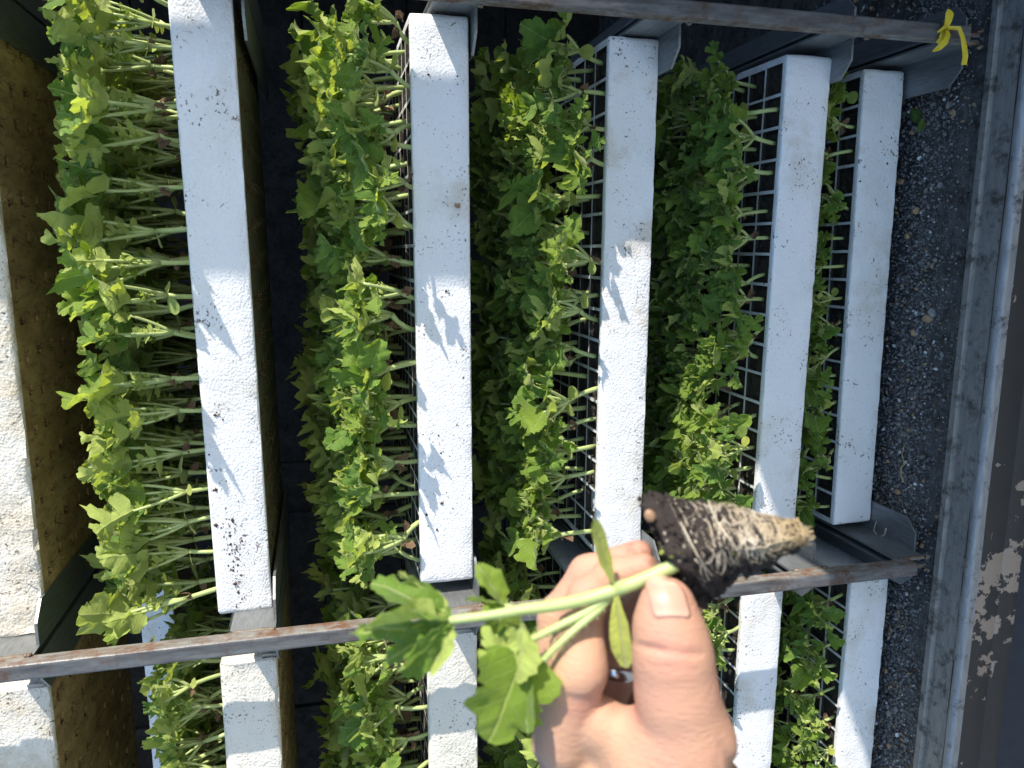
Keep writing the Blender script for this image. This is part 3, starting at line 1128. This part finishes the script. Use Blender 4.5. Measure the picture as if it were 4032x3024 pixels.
xr, yr = .685, PY0 - .002
rb = tag(link('ribbon', None, loc=(xr, yr, -.515)), 'yellow plastic ribbon knotted round the rusty bar at the top right corner', 'ribbon')
mb = MB()
strip(mb, [(.0135, .004, -.001), (.0100, -.001, -.001), (0, -.0015, 0), (-.010, -.001, .002), (-.0135, .004, .003)], [.005, .0055, .005, .0055, .005])
link('loop', mb.mesh('loop', M['ribbon']), rb)
mb = MB()
strip(mb, [(.002, -.003, .000), (-.006, -.007, .001), (-.015, -.008, .0035), (-.021, -.007, .010), (-.026, -.006, .019)], [.003, .0035, .004, .0035, .0015])
link('tail', mb.mesh('tail', M['ribbon']), rb)
mb = MB()
strip(mb, [(.003, -.003, -.002), (.001, -.009, -.012), (-.008, -.010, -.019), (-.019, -.009, -.024), (-.030, -.007, -.027), (-.039, -.006, -.028)], [.002, .003, .0033, .0040, .0042, .0042])
link('tail', mb.mesh('tail', M['ribbon']), rb)
mb = MB()
strip(mb, [(.002, -.003, .001), (.009, -.006, .002), (.016, -.007, .0005), (.021, -.006, -.002)], [.003, .005, .006, .0055])
link('tail', mb.mesh('tail', M['ribbon']), rb)
mb = MB()
strip(mb, [(.001, -.004, -.004), (.002, -.008, .004), (.0, -.009, .010), (-.005, -.007, .016)], [.0015, .0018, .0018, .001])
link('tail', mb.mesh('tail', M['ribbon']), rb)

# ------------------------------------------------------------------ hand, modelled in its own frame (units of .0844 mm)
K = .0000844
HAND = Matrix.Translation((0.28459, -0.67353, 0.13025)) @ CAM_ROT.to_4x4()


def hp(cx, cy, zmm=0.0):
    d = .28 - zmm * .001
    fx, fy = 1300 + cx / 1.106 - 2016, 1850 + cy / 1.106 - 1512
    return np.array([(fx * d - 459.4 * .28) / 3000.6, (925.7 * .28 - fy * d) / 3000.6, zmm * .001])


def cap_sd(P, a, b, ra, rb):
    ba = b - a
    l2 = float(ba @ ba)
    t = np.clip(((P - a) @ ba) / l2, 0, 1)
    d = np.linalg.norm(P - a - t[:, None] * ba, axis=1)
    return d - (ra + (rb - ra) * t)


def smin(a, b, k):
    h = np.clip(.5 + .5 * (b - a) / k, 0, 1)
    return b * (1 - h) + a * h - k * h * (1 - h)


def chain(P, pts, k=.002):
    d = None
    for (p, q_) in zip(pts[:-1], pts[1:]):
        e = cap_sd(P, hp(*p[:3]), hp(*q_[:3]), p[3] * K, q_[3] * K)
        d = e if d is None else smin(d, e, k)
    return d


def ball(P, x, y, z, r, sq=(1, 1, 1)):
    v = (P - hp(x, y, z)) / np.array(sq)
    return np.linalg.norm(v, axis=1) - r * K


THUMB = [(1460, 570, 7, 96), (1466, 650, 7, 124), (1486, 765, 7, 149), (1497, 860, 6, 154), (1512, 1000, 5, 166), (1550, 1180, 2, 196), (1480, 1420, -8, 250)]
INDEX = [(1010, 1180, -12, 130), (1065, 900, -6, 122), (1075, 760, -9, 112), (1120, 560, -15, 88), (1230, 460, -14, 80), (1370, 430, -9, 68)]
MIDDLE = [(985, 1190, -28, 120), (975, 880, -30, 100), (990, 640, -32, 92), (1120, 450, -30, 82), (1345, 365, -22, 66)]
RING = [(1130, 1220, -40, 125), (1230, 900, -40, 100), (1260, 640, -44, 95), (1400, 540, -40, 84), (1560, 590, -28, 70)]
LITTLE = [(1290, 1250, -46, 115), (1390, 950, -50, 88), (1420, 760, -50, 84), (1500, 690, -42, 76), (1560, 720, -32, 66)]
PALM = [(1010, 1190, -18, 120), (1120, 1420, -18, 190), (1300, 1650, -20, 250), (1390, 1900, -22, 270), (1420, 2150, -22, 262), (1440, 3000, -24, 330)]
PALM2 = [(1150, 1240, -32, 140), (1280, 1550, -30, 220), (1420, 1900, -26, 265)]


def hand_sdf(P):
    palm = smin(chain(P, PALM, .012), chain(P, PALM2, .010), .010)
    palm = smin(palm, ball(P, 1400, 1270, -4, 205), .012)           # base of the thumb
    palm = smin(palm, ball(P, 1640, 1420, -14, 190), .014)
    palm = smin(palm, ball(P, 1165, 1090, -8, 112), .012)           # pad below the index finger
    idx = chain(P, INDEX, .0035)
    idx = smin(idx, ball(P, 1090, 855, -4, 112), .006)
    mid = chain(P, MIDDLE, .0035)
    rng_ = chain(P, RING, .0035)
    lit = chain(P, LITTLE, .0035)
    thumb = chain(P, THUMB, .006)
    thumb = smin(thumb, ball(P, 1475, 590, 4, 104), .003)
    d = smin(palm, idx, .0022)
    d = smin(d, mid, .0016)
    d = smin(d, rng_, .0016)
    d = smin(d, lit, .0016)
    # thumb joins the palm softly at its root but stays apart from the fingers
    tk = np.clip((.030 - P[:, 1] * 1.0 - .055) / .02, 0, 1)
    d = smin(d, thumb, .0012 + .010 * np.clip((-P[:, 1] - .020) / .02, 0, 1))
    # creases
    for (x0, y0, x1, y1, z, dep, wid_) in ((1345, 790, 1500, 782, 18, .0017, .0011), (1500, 782, 1630, 800, 17, .0014, .0011), (1360, 845, 1600, 850, 18, .0005, .001), (1380, 770, 1470, 765, 18, .0005, .0009),
                                        (1000, 975, 1110, 1000, 2, .0010, .0022), (1110, 1000, 1205, 950, 2, .0012, .0020), (1250, 1075, 1335, 1010, 4, .0006, .0024),
                                        (1660, 1120, 1740, 1290, 6, .0012, .0018), (1690, 1160, 1760, 1320, 2, .0010, .0018), (1075, 730, 1180, 745, 2, .0010, .0014),
                                        (1640, 1180, 1690, 1320, 10, .0008, .0016)):
        a, b = hp(x0, y0, z), hp(x1, y1, z)
        ba = (b - a)[:2]
        t = np.clip(((P[:, :2] - a[:2]) @ ba) / (ba @ ba), 0, 1)
        dd = np.linalg.norm(P[:, :2] - a[:2] - t[:, None] * ba, axis=1)
        fade = np.sin(np.clip(t, .03, .97) * math.pi) ** .5
        d = d + .9 * dep * fade * np.exp(-(dd / wid_) ** 2) * np.clip((P[:, 2] + .012) / .008, 0, 1)
    return d


def surface_nets(fn, lo, hi, h):
    nx_, ny_, nz_ = [int(math.ceil((b - a) / h)) + 1 for a, b in zip(lo, hi)]
    gx, gy, gz = np.meshgrid(np.arange(nx_), np.arange(ny_), np.arange(nz_), indexing='ij')
    P = np.stack([gx.ravel() * h + lo[0], gy.ravel() * h + lo[1], gz.ravel() * h + lo[2]], 1)
    D = np.concatenate([fn(P[i:i + 200000]) for i in range(0, len(P), 200000)]).reshape(nx_, ny_, nz_)
    S = D < 0
    acc = np.zeros((nx_ - 1, ny_ - 1, nz_ - 1, 3))
    cn = np.zeros((nx_ - 1, ny_ - 1, nz_ - 1))
    offs = [(i, j, k) for i in (0, 1) for j in (0, 1) for k in (0, 1)]

    def sub(A, o):
        return A[o[0]:nx_ - 1 + o[0], o[1]:ny_ - 1 + o[1], o[2]:nz_ - 1 + o[2]]
    for o in offs:
        for ax in range(3):
            if o[ax]:
                continue
            p = list(o)
            p[ax] = 1
            a, b = sub(D, o), sub(D, p)
            cr = (a < 0) != (b < 0)
            t = np.where(cr, a / np.where(cr, a - b, 1), 0)
            for ax2 in range(3):
                acc[..., ax2] += np.where(cr, o[ax2] + (t if ax2 == ax else 0), 0)
            cn += cr
    act = cn > 0
    idx = -np.ones(act.shape, np.int64)
    idx[act] = np.arange(act.sum())
    cells = np.argwhere(act)
    V = (cells + acc[act] / cn[act][:, None]) * h + np.array(lo)
    F = []
    for ax in range(3):
        o1, o2 = [(1, 2), (2, 0), (0, 1)][ax]
        sl_a = [slice(1, -1)] * 3
        a = S
        shp = [nx_, ny_, nz_]
        e0 = np.take(S, range(shp[ax] - 1), axis=ax)
        e1 = np.take(S, range(1, shp[ax]), axis=ax)
        for flip, m in ((False, e0 & ~e1), (True, ~e0 & e1)):
            ed = np.argwhere(m)
            ed = ed[(ed[:, o1] > 0) & (ed[:, o2] > 0) & (ed[:, o1] < shp[o1] - 1) & (ed[:, o2] < shp[o2] - 1)]
            q4 = []
            for (da, db) in ((0, 0), (1, 0), (1, 1), (0, 1)):
                c_ = ed.copy()
                c_[:, o1] -= 1 - da
                c_[:, o2] -= 1 - db
                q4.append(idx[c_[:, 0], c_[:, 1], c_[:, 2]])
            q4 = np.stack(q4, 1)
            F.append(q4[:, ::-1] if flip else q4)
    return V, np.concatenate(F)


person = tag(link('person', None), 'bare hand with a finger ring, reaching in and pinching a seedling stem', 'person')
person.matrix_world = HAND
V, F = surface_nets(hand_sdf, (-.055, -.19, -.066), (.062, .040, .028), .00115)
me = bpy.data.meshes.new('hand')
me.from_pydata(V.tolist(), [], F.tolist())
me.materials.append(M['skin'])
me.polygons.foreach_set('use_smooth', np.full(len(me.polygons), True))
fl = np.zeros(len(V), np.float32)
for (x, y, z, r_) in ((1370, 430, -9, 130), (1345, 365, -22, 130), (1475, 600, 10, 150), (1120, 560, -15, 120), (1490, 790, 16, 120), (1340, 1010, 0, 120), (1560, 590, -28, 130), (1230, 820, -30, 200), (1100, 1010, 0, 90)):
    fl = np.maximum(fl, np.exp(-(np.linalg.norm(V - hp(x, y, z), axis=1) / (r_ * K)) ** 2).astype(np.float32))
fa = me.attributes.new('flush', 'FLOAT', 'POINT')
fa.data.foreach_set('value', fl)
fl2 = np.zeros(len(V), np.float32)
for (x, y, z, r_) in ((1395, 405, -7, 62), (1380, 350, -20, 60), (1310, 330, -18, 40), (1462, 478, 8, 44), (1570, 560, 4, 50), (1405, 500, 6, 40)):
    fl2 = np.maximum(fl2, np.exp(-(np.linalg.norm(V - hp(x, y, z), axis=1) / (r_ * K)) ** 2).astype(np.float32))
fb = me.attributes.new('soiled', 'FLOAT', 'POINT')
fb.data.foreach_set('value', fl2)
hand = link('hand', me, person)
sm = hand.modifiers.new('smooth', 'SMOOTH')
sm.factor = .5
sm.iterations = 4

# thumb nail: a curved plate set on the last joint
mb = MB()
NU, NVv = 12, 12
vs, uvs = [], []
for j in range(NVv + 1):
    v = j / NVv
    for i in range(NU + 1):
        u = i / NU * 2 - 1
        half = 88 * (1 - .10 * v) * (1 - max(0, v - .70) ** 2 * 4.6) * (1 - max(0, .18 - v) ** 2 * 7)
        cy = 630 - 138 * v + (10 * u * u if v < .5 else 26 * u * u * (v - .4))
        cx = 1490 - 26 * v + u * half
        x, y, _ = hp(cx, cy, 16)
        # rest the plate on the skin by marching in from the camera side
        vs.append((x, y, 0))
        uvs.append((u * .5 + .5, v))
XY = np.array(vs)
z = np.full(len(XY), .028)
for _ in range(60):
    P = np.stack([XY[:, 0], XY[:, 1], z], 1)
    z -= np.clip(hand_sdf(P), -.002, .002) * .7
zs = z.reshape(NVv + 1, NU + 1)
zz = zs.copy()
for j in range(NVv + 1):
    for i in range(NU + 1):
        u = i / NU * 2 - 1
        zz[j, i] = zs[j, NU // 2] * (1 - u * u) + u * u * (.5 * (zs[j, 0] + zs[j, NU])) + .00055
zz = np.maximum(zz, zs + .00025)
vs = [(XY[k, 0], XY[k, 1], zz.ravel()[k]) for k in range(len(XY))]
W_ = NU + 1
mb.add(vs, [(j * W_ + i, j * W_ + i + 1, (j + 1) * W_ + i + 1, (j + 1) * W_ + i) for j in range(NVv) for i in range(NU)], uvs)
nail = link('thumb_nail', mb.mesh('thumb_nail', M['nail']), person)
so_ = nail.modifiers.new('thick', 'SOLIDIFY')
so_.thickness = .0006
so_.offset = -1

# ring on the third finger
bm = bmesh.new()
a, b = Vector(hp(1230, 900, -40)), Vector(hp(1260, 640, -44))
ax_ = (b - a).normalized()
ctr = a.lerp(b, .10)
e1 = ax_.orthogonal().normalized()
e2 = ax_.cross(e1)
mb = MB()
NS = 40
rr = 102 * K
vs = []
pf = [(0, -.0026), (.0008, -.0024), (.0012, -.001), (.0012, .001), (.0008, .0024), (0, .0026)]
for i in range(NS):
    an = TAU * i / NS
    for (dr, dh) in pf:
        p = ctr + (e1 * math.cos(an) + e2 * math.sin(an)) * (rr + dr) + ax_ * dh
        vs.append(tuple(p))
n = len(pf)
mb.add(vs, [(i * n + k, i * n + (k + 1) % n, ((i + 1) % NS) * n + (k + 1) % n, ((i + 1) % NS) * n + k) for i in range(NS) for k in range(n)])
bm.free()
link('ring', mb.mesh('ring', M['ring']), person)

# ------------------------------------------------------------------ the seedling held in the hand
held = tag(link('seedling', None), 'pulled seedling held in the hand, showing its cone of soil and roots', 'seedling')
held.matrix_world = HAND
hrng = random.Random(17)


def hv(x, y, z=0.0):
    return Vector(hp(x, y, z))


st = MB()
stem = [hv(1530, 398, -1), hv(1480, 424, 0), hv(1400, 462, 0), hv(1320, 495, 1), hv(1245, 522, 1)]
st.tube(stem, [33 * K, 32 * K, 31 * K, 31 * K, 33 * K], 12)
node = stem[-1]
pet = [([node, hv(1120, 560, 1), hv(980, 590, 2), hv(850, 606, 3), hv(700, 632, 4), hv(520, 655, 4)], [31, 29, 27, 25, 21, 18]),
       ([hv(1235, 530, 0), hv(1130, 612, 1), hv(1010, 672, 2), hv(930, 712, 2), hv(850, 750, 2)], [22, 20, 17, 16, 12]),
       ([hv(1235, 530, -1), hv(1160, 615, 1), hv(1060, 700, 3), hv(960, 795, 4), hv(890, 880, 4)], [22, 19, 17, 15, 12]),
       ([hv(1100, 566, -2), hv(960, 590, -5), hv(830, 600, -7), hv(760, 590, -8)], [14, 13, 11, 9])]
for pts, rad in pet:
    fine = []
    rf = []
    for i in range(len(pts) - 1):
        p0 = pts[max(i - 1, 0)]
        p1, p2 = pts[i], pts[i + 1]
        p3 = pts[min(i + 2, len(pts) - 1)]
        for k in range(4):
            t = k / 4
            fine.append(.5 * ((2 * p1) + (p2 - p0) * t + (2 * p0 - 5 * p1 + 4 * p2 - p3) * t * t + (3 * p1 - p0 - 3 * p2 + p3) * t ** 3))
            rf.append((rad[i] * (1 - t) + rad[i + 1] * t) * K)
    fine.append(pts[-1])
    rf.append(rad[-1] * K)
    st.tube(fine, rf, 10)
    add_hairs(st, fine, .0015, hrng, 160, .0022)
link('stem', st.mesh('stem', M['stem']), held)


def held_leaf(name, base, tip, zh, L, style, fold, droop, crum, wid, mat, tooth=.2, curl=.3, seed=1):
    lm = MB()
    r_ = random.Random(seed)
    b, t = Vector(base), Vector(tip)
    add_leaf(lm, frame_to(b, t - b, Vector(zh)), (t - b).length * L, style, r_, fold, droop, crum, wid, 3, curl, tooth)
    return link(name, lm.mesh(name, mat), held)


def lobed_leaf(name, base, lobes, mat, seed):
    """a deeply cut leaf: one blade lobe per entry (tip point, width, upward hint, droop)"""
    lm = MB()
    r_ = random.Random(seed)
    for tip, wid, zh, droop, fold, sty in lobes:
        b, t = Vector(base), Vector(tip)
        add_leaf(lm, frame_to(b, t - b, Vector(zh)), (t - b).length, sty, r_, fold, droop, .04, wid, 3, .5, .45)
    return link(name, lm.mesh(name, mat), held)


B = hv(520, 655, 4)
lobed_leaf('leaf', B, [(hv(185, 445, 4), .66, (.35, .5, .7), .5, .5, 'C'), (hv(330, 420, -2), .45, (.5, .2, -.7), .3, .5, 'C'), (hv(88, 625, 10), .60, (.1, .8, -.6), .4, .45, 'C'), (hv(105, 745, 0), .50, (0, -.4, .9), .3, .4, 'C'),
                       (hv(200, 850, 0), .40, (-.3, .2, .8), .4, .5, 'C'), (hv(315, 935, 6), .68, (.6, .2, .7), .5, .6, 'C'), (hv(470, 905, 6), .55, (.8, 0, -.6), .3, .5, 'C')], M['leaf'], 4)
B = hv(760, 590, -8)
lobed_leaf('leaf', B, [(hv(648, 405, -9), .75, (.5, .2, .8), .2, .4, 'C'), (hv(590, 548, -6), .65, (.1, .8, -.5), .3, .4, 'C'), (hv(710, 770, -8), .9, (.2, .2, 1), .4, .3, 'B')], M['leaf'], 5)
B = hv(850, 750, 2)
lobed_leaf('leaf', B, [(hv(620, 805, 6), .6, (.1, .6, -.8), .5, .7, 'A'), (hv(760, 910, 3), .5, (.6, .2, .8), .4, .8, 'A'), (hv(690, 720, 0), .6, (.1, .3, .9), .4, .7, 'A')], M['leaf'], 6)
B = hv(835, 650, 6)
lobed_leaf('leaf', B, [(hv(850, 925, 10), .95, (.75, .2, -.7), .3, .25, 'C')], M['leaf'], 8)
held_leaf('leaf', hv(830, 820, 6), hv(705, 1205, 16), (.35, .1, 1), 1.0, 'B', .12, .25, .03, 1.1, M['leaf'], .14, .2, 9)
held_leaf('leaf', hv(862, 840, 6), hv(835, 1150, 12), (-.75, 0, .65), 1.0, 'D', .2, .2, .02, .8, M['leaf'], .1, .2, 10)
held_leaf('seed_leaf', hv(1240, 515, 2), hv(1130, 215, 6), (.3, .1, .95), 1.06, 'D', .25, -.3, .01, .34, M['cot'], 0, .1, 11)
held_leaf('seed_leaf', hv(1245, 530, 3), hv(1275, 868, 7), (-.3, .1, .95), 1.04, 'D', .25, .3, .02, .48, M['cot'], 0, .1, 12)

# soil cone
A0, A1 = hv(1500, 336, -16), hv(2025, 288, -10)
ax_ = (A1 - A0).normalized()
zz_ = Vector((0, 0, 1))
e1 = (zz_ - ax_ * zz_.dot(ax_)).normalized()
e2 = ax_.cross(e1)
rot = math.radians(38)
f1 = e1 * math.cos(rot) + e2 * math.sin(rot)
f2 = -e1 * math.sin(rot) + e2 * math.cos(rot)
S0, S1 = 205 * K, 52 * K
LEN = (A1 - A0).length


def plug_pt(t, a):
    """point on the surface at t along the axis, a in 0..4 round the square"""
    k = int(a) % 4
    u = (a - int(a)) * 2 - 1
    s = S0 + (S1 - S0) * t
    s *= 1 + .05 * math.sin(9 * t + a)
    sq = [(1, u), (-u, 1), (-1, -u), (u, -1)][k]
    ln_ = math.hypot(*sq)
    sh = 1 / (ln_ ** .30)
    lat = (f1 * sq[0] + f2 * sq[1]) * s * sh
    return A0 + ax_ * (LEN * t - lat.y * .34 * (1 - t)) + lat


mb = MB()
NT, NA = 40, 56
vs = []
hs = np.random.RandomState(4)
lump = hs.normal(0, 1, (NT + 1, NA))
for _ in range(1):
    lump = (lump + np.roll(lump, 1, 1) + np.roll(lump, -1, 1)) / 2
for i in range(NT + 1):
    for j in range(NA):
        t = i / NT
        p = plug_pt(t, 4 * j / NA)
        c0 = A0 + ax_ * (LEN * t)
        d = (p - c0).normalized()
        p = p + d * lump[i, j] * .00115 * (1.3 - .7 * t) - ax_ * ((.0012 * lump[i, j] + .003) if i == 0 else 0)
        vs.append(tuple(p))
fs = [(i * NA + j, i * NA + (j + 1) % NA, (i + 1) * NA + (j + 1) % NA, (i + 1) * NA + j) for i in range(NT) for j in range(NA)]
o0 = len(vs)
# lumpy top and ragged tip
for (i, cc, sg) in ((0, A0 - ax_ * .004, -1), (NT, A1 + ax_ * .001, 1)):
    prev = [i * NA + j for j in range(NA)]
    for rr_ in (.66, .33):
        cur = []
        for j in range(NA):
            b = Vector(vs[i * NA + j])
            p = cc.lerp(b, rr_) + ax_ * hs.normal(0, .0011) + Vector(hs.normal(0, .0003, 3))
            cur.append(len(vs))
            vs.append(tuple(p))
        for j in range(NA):
            j2 = (j + 1) % NA
            q_ = (prev[j], prev[j2], cur[j2], cur[j])
            fs.append(q_[::-1] if sg < 0 else q_)
        prev = cur
    fs.append(tuple(prev) if sg > 0 else tuple(prev[::-1]))
mb.add(vs, fs)
pl = link('root_ball', mb.mesh('root_ball', M['plug']), held)
mb = MB()
for k in range(560):
    t = min(hrng.betavariate(2.0, 1.25) * 1.02, 1)
    a = hrng.uniform(0, 4)
    dt, da = hrng.gauss(.022, .018), hrng.gauss(0, .10)
    pts = []
    off = hrng.uniform(.0001, .0009)
    for s_ in range(hrng.randint(5, 12)):
        t2, a2 = min(max(t, .12), 1.04), a % 4
        p = plug_pt(min(t2, 1), a2)
        d = (p - (A0 + ax_ * (LEN * min(t2, 1)))).normalized()
        if d.y * .75 + d.z * .66 < -.12 + hrng.gauss(0, .12):
            break
        pts.append(p + d * (off + hrng.gauss(.0002, .0002)) + ax_ * (LEN * max(0, t2 - 1)))
        t += dt
        a += da
        da += hrng.gauss(0, .10)
        dt += hrng.gauss(0, .014)
    if len(pts) > 2:
        mb.tube(pts, hrng.choice((.00007, .00009, .00012, .00017, .00025, .00036)), 4, False)
for k in range(70):     # ragged root ends past the tip
    p = plug_pt(1, hrng.uniform(0, 4)).lerp(A1, hrng.random())
    q1 = p + ax_ * hrng.uniform(.001, .006) + Vector((hrng.gauss(0, .0014), hrng.gauss(0, .0008), hrng.gauss(0, .0008)))
    mb.tube([p - ax_ * .003, p, q1], [.0004, .0004, .0002], 4, False)
tag(link('roots', mb.mesh('roots', M['root']), pl), kind='stuff')
mb = MB()
for k in range(520):    # crumbs, moss and grit on the wide end
    t, a = hrng.betavariate(1, 3.2) * .8, hrng.uniform(0, 4)
    p = plug_pt(t, a)
    if k % 4 == 0:
        p = A0.lerp(plug_pt(0, a), hrng.random()) - ax_ * .0045
    s = hrng.uniform(.0005, .0016)
    mb.add([tuple(p + Vector(v) * s * hrng.uniform(.7, 1.2)) for v in ICV], ICF)
tag(link('soil_crumbs', mb.mesh('soil_crumbs', M['plug'], False), pl), kind='stuff')
sc_ = link('seed_coat', so.data, pl, tuple(hv(1392, 200, -4)), (0, 0, .5))
sc_.scale = (.0021, .0026, .0014)
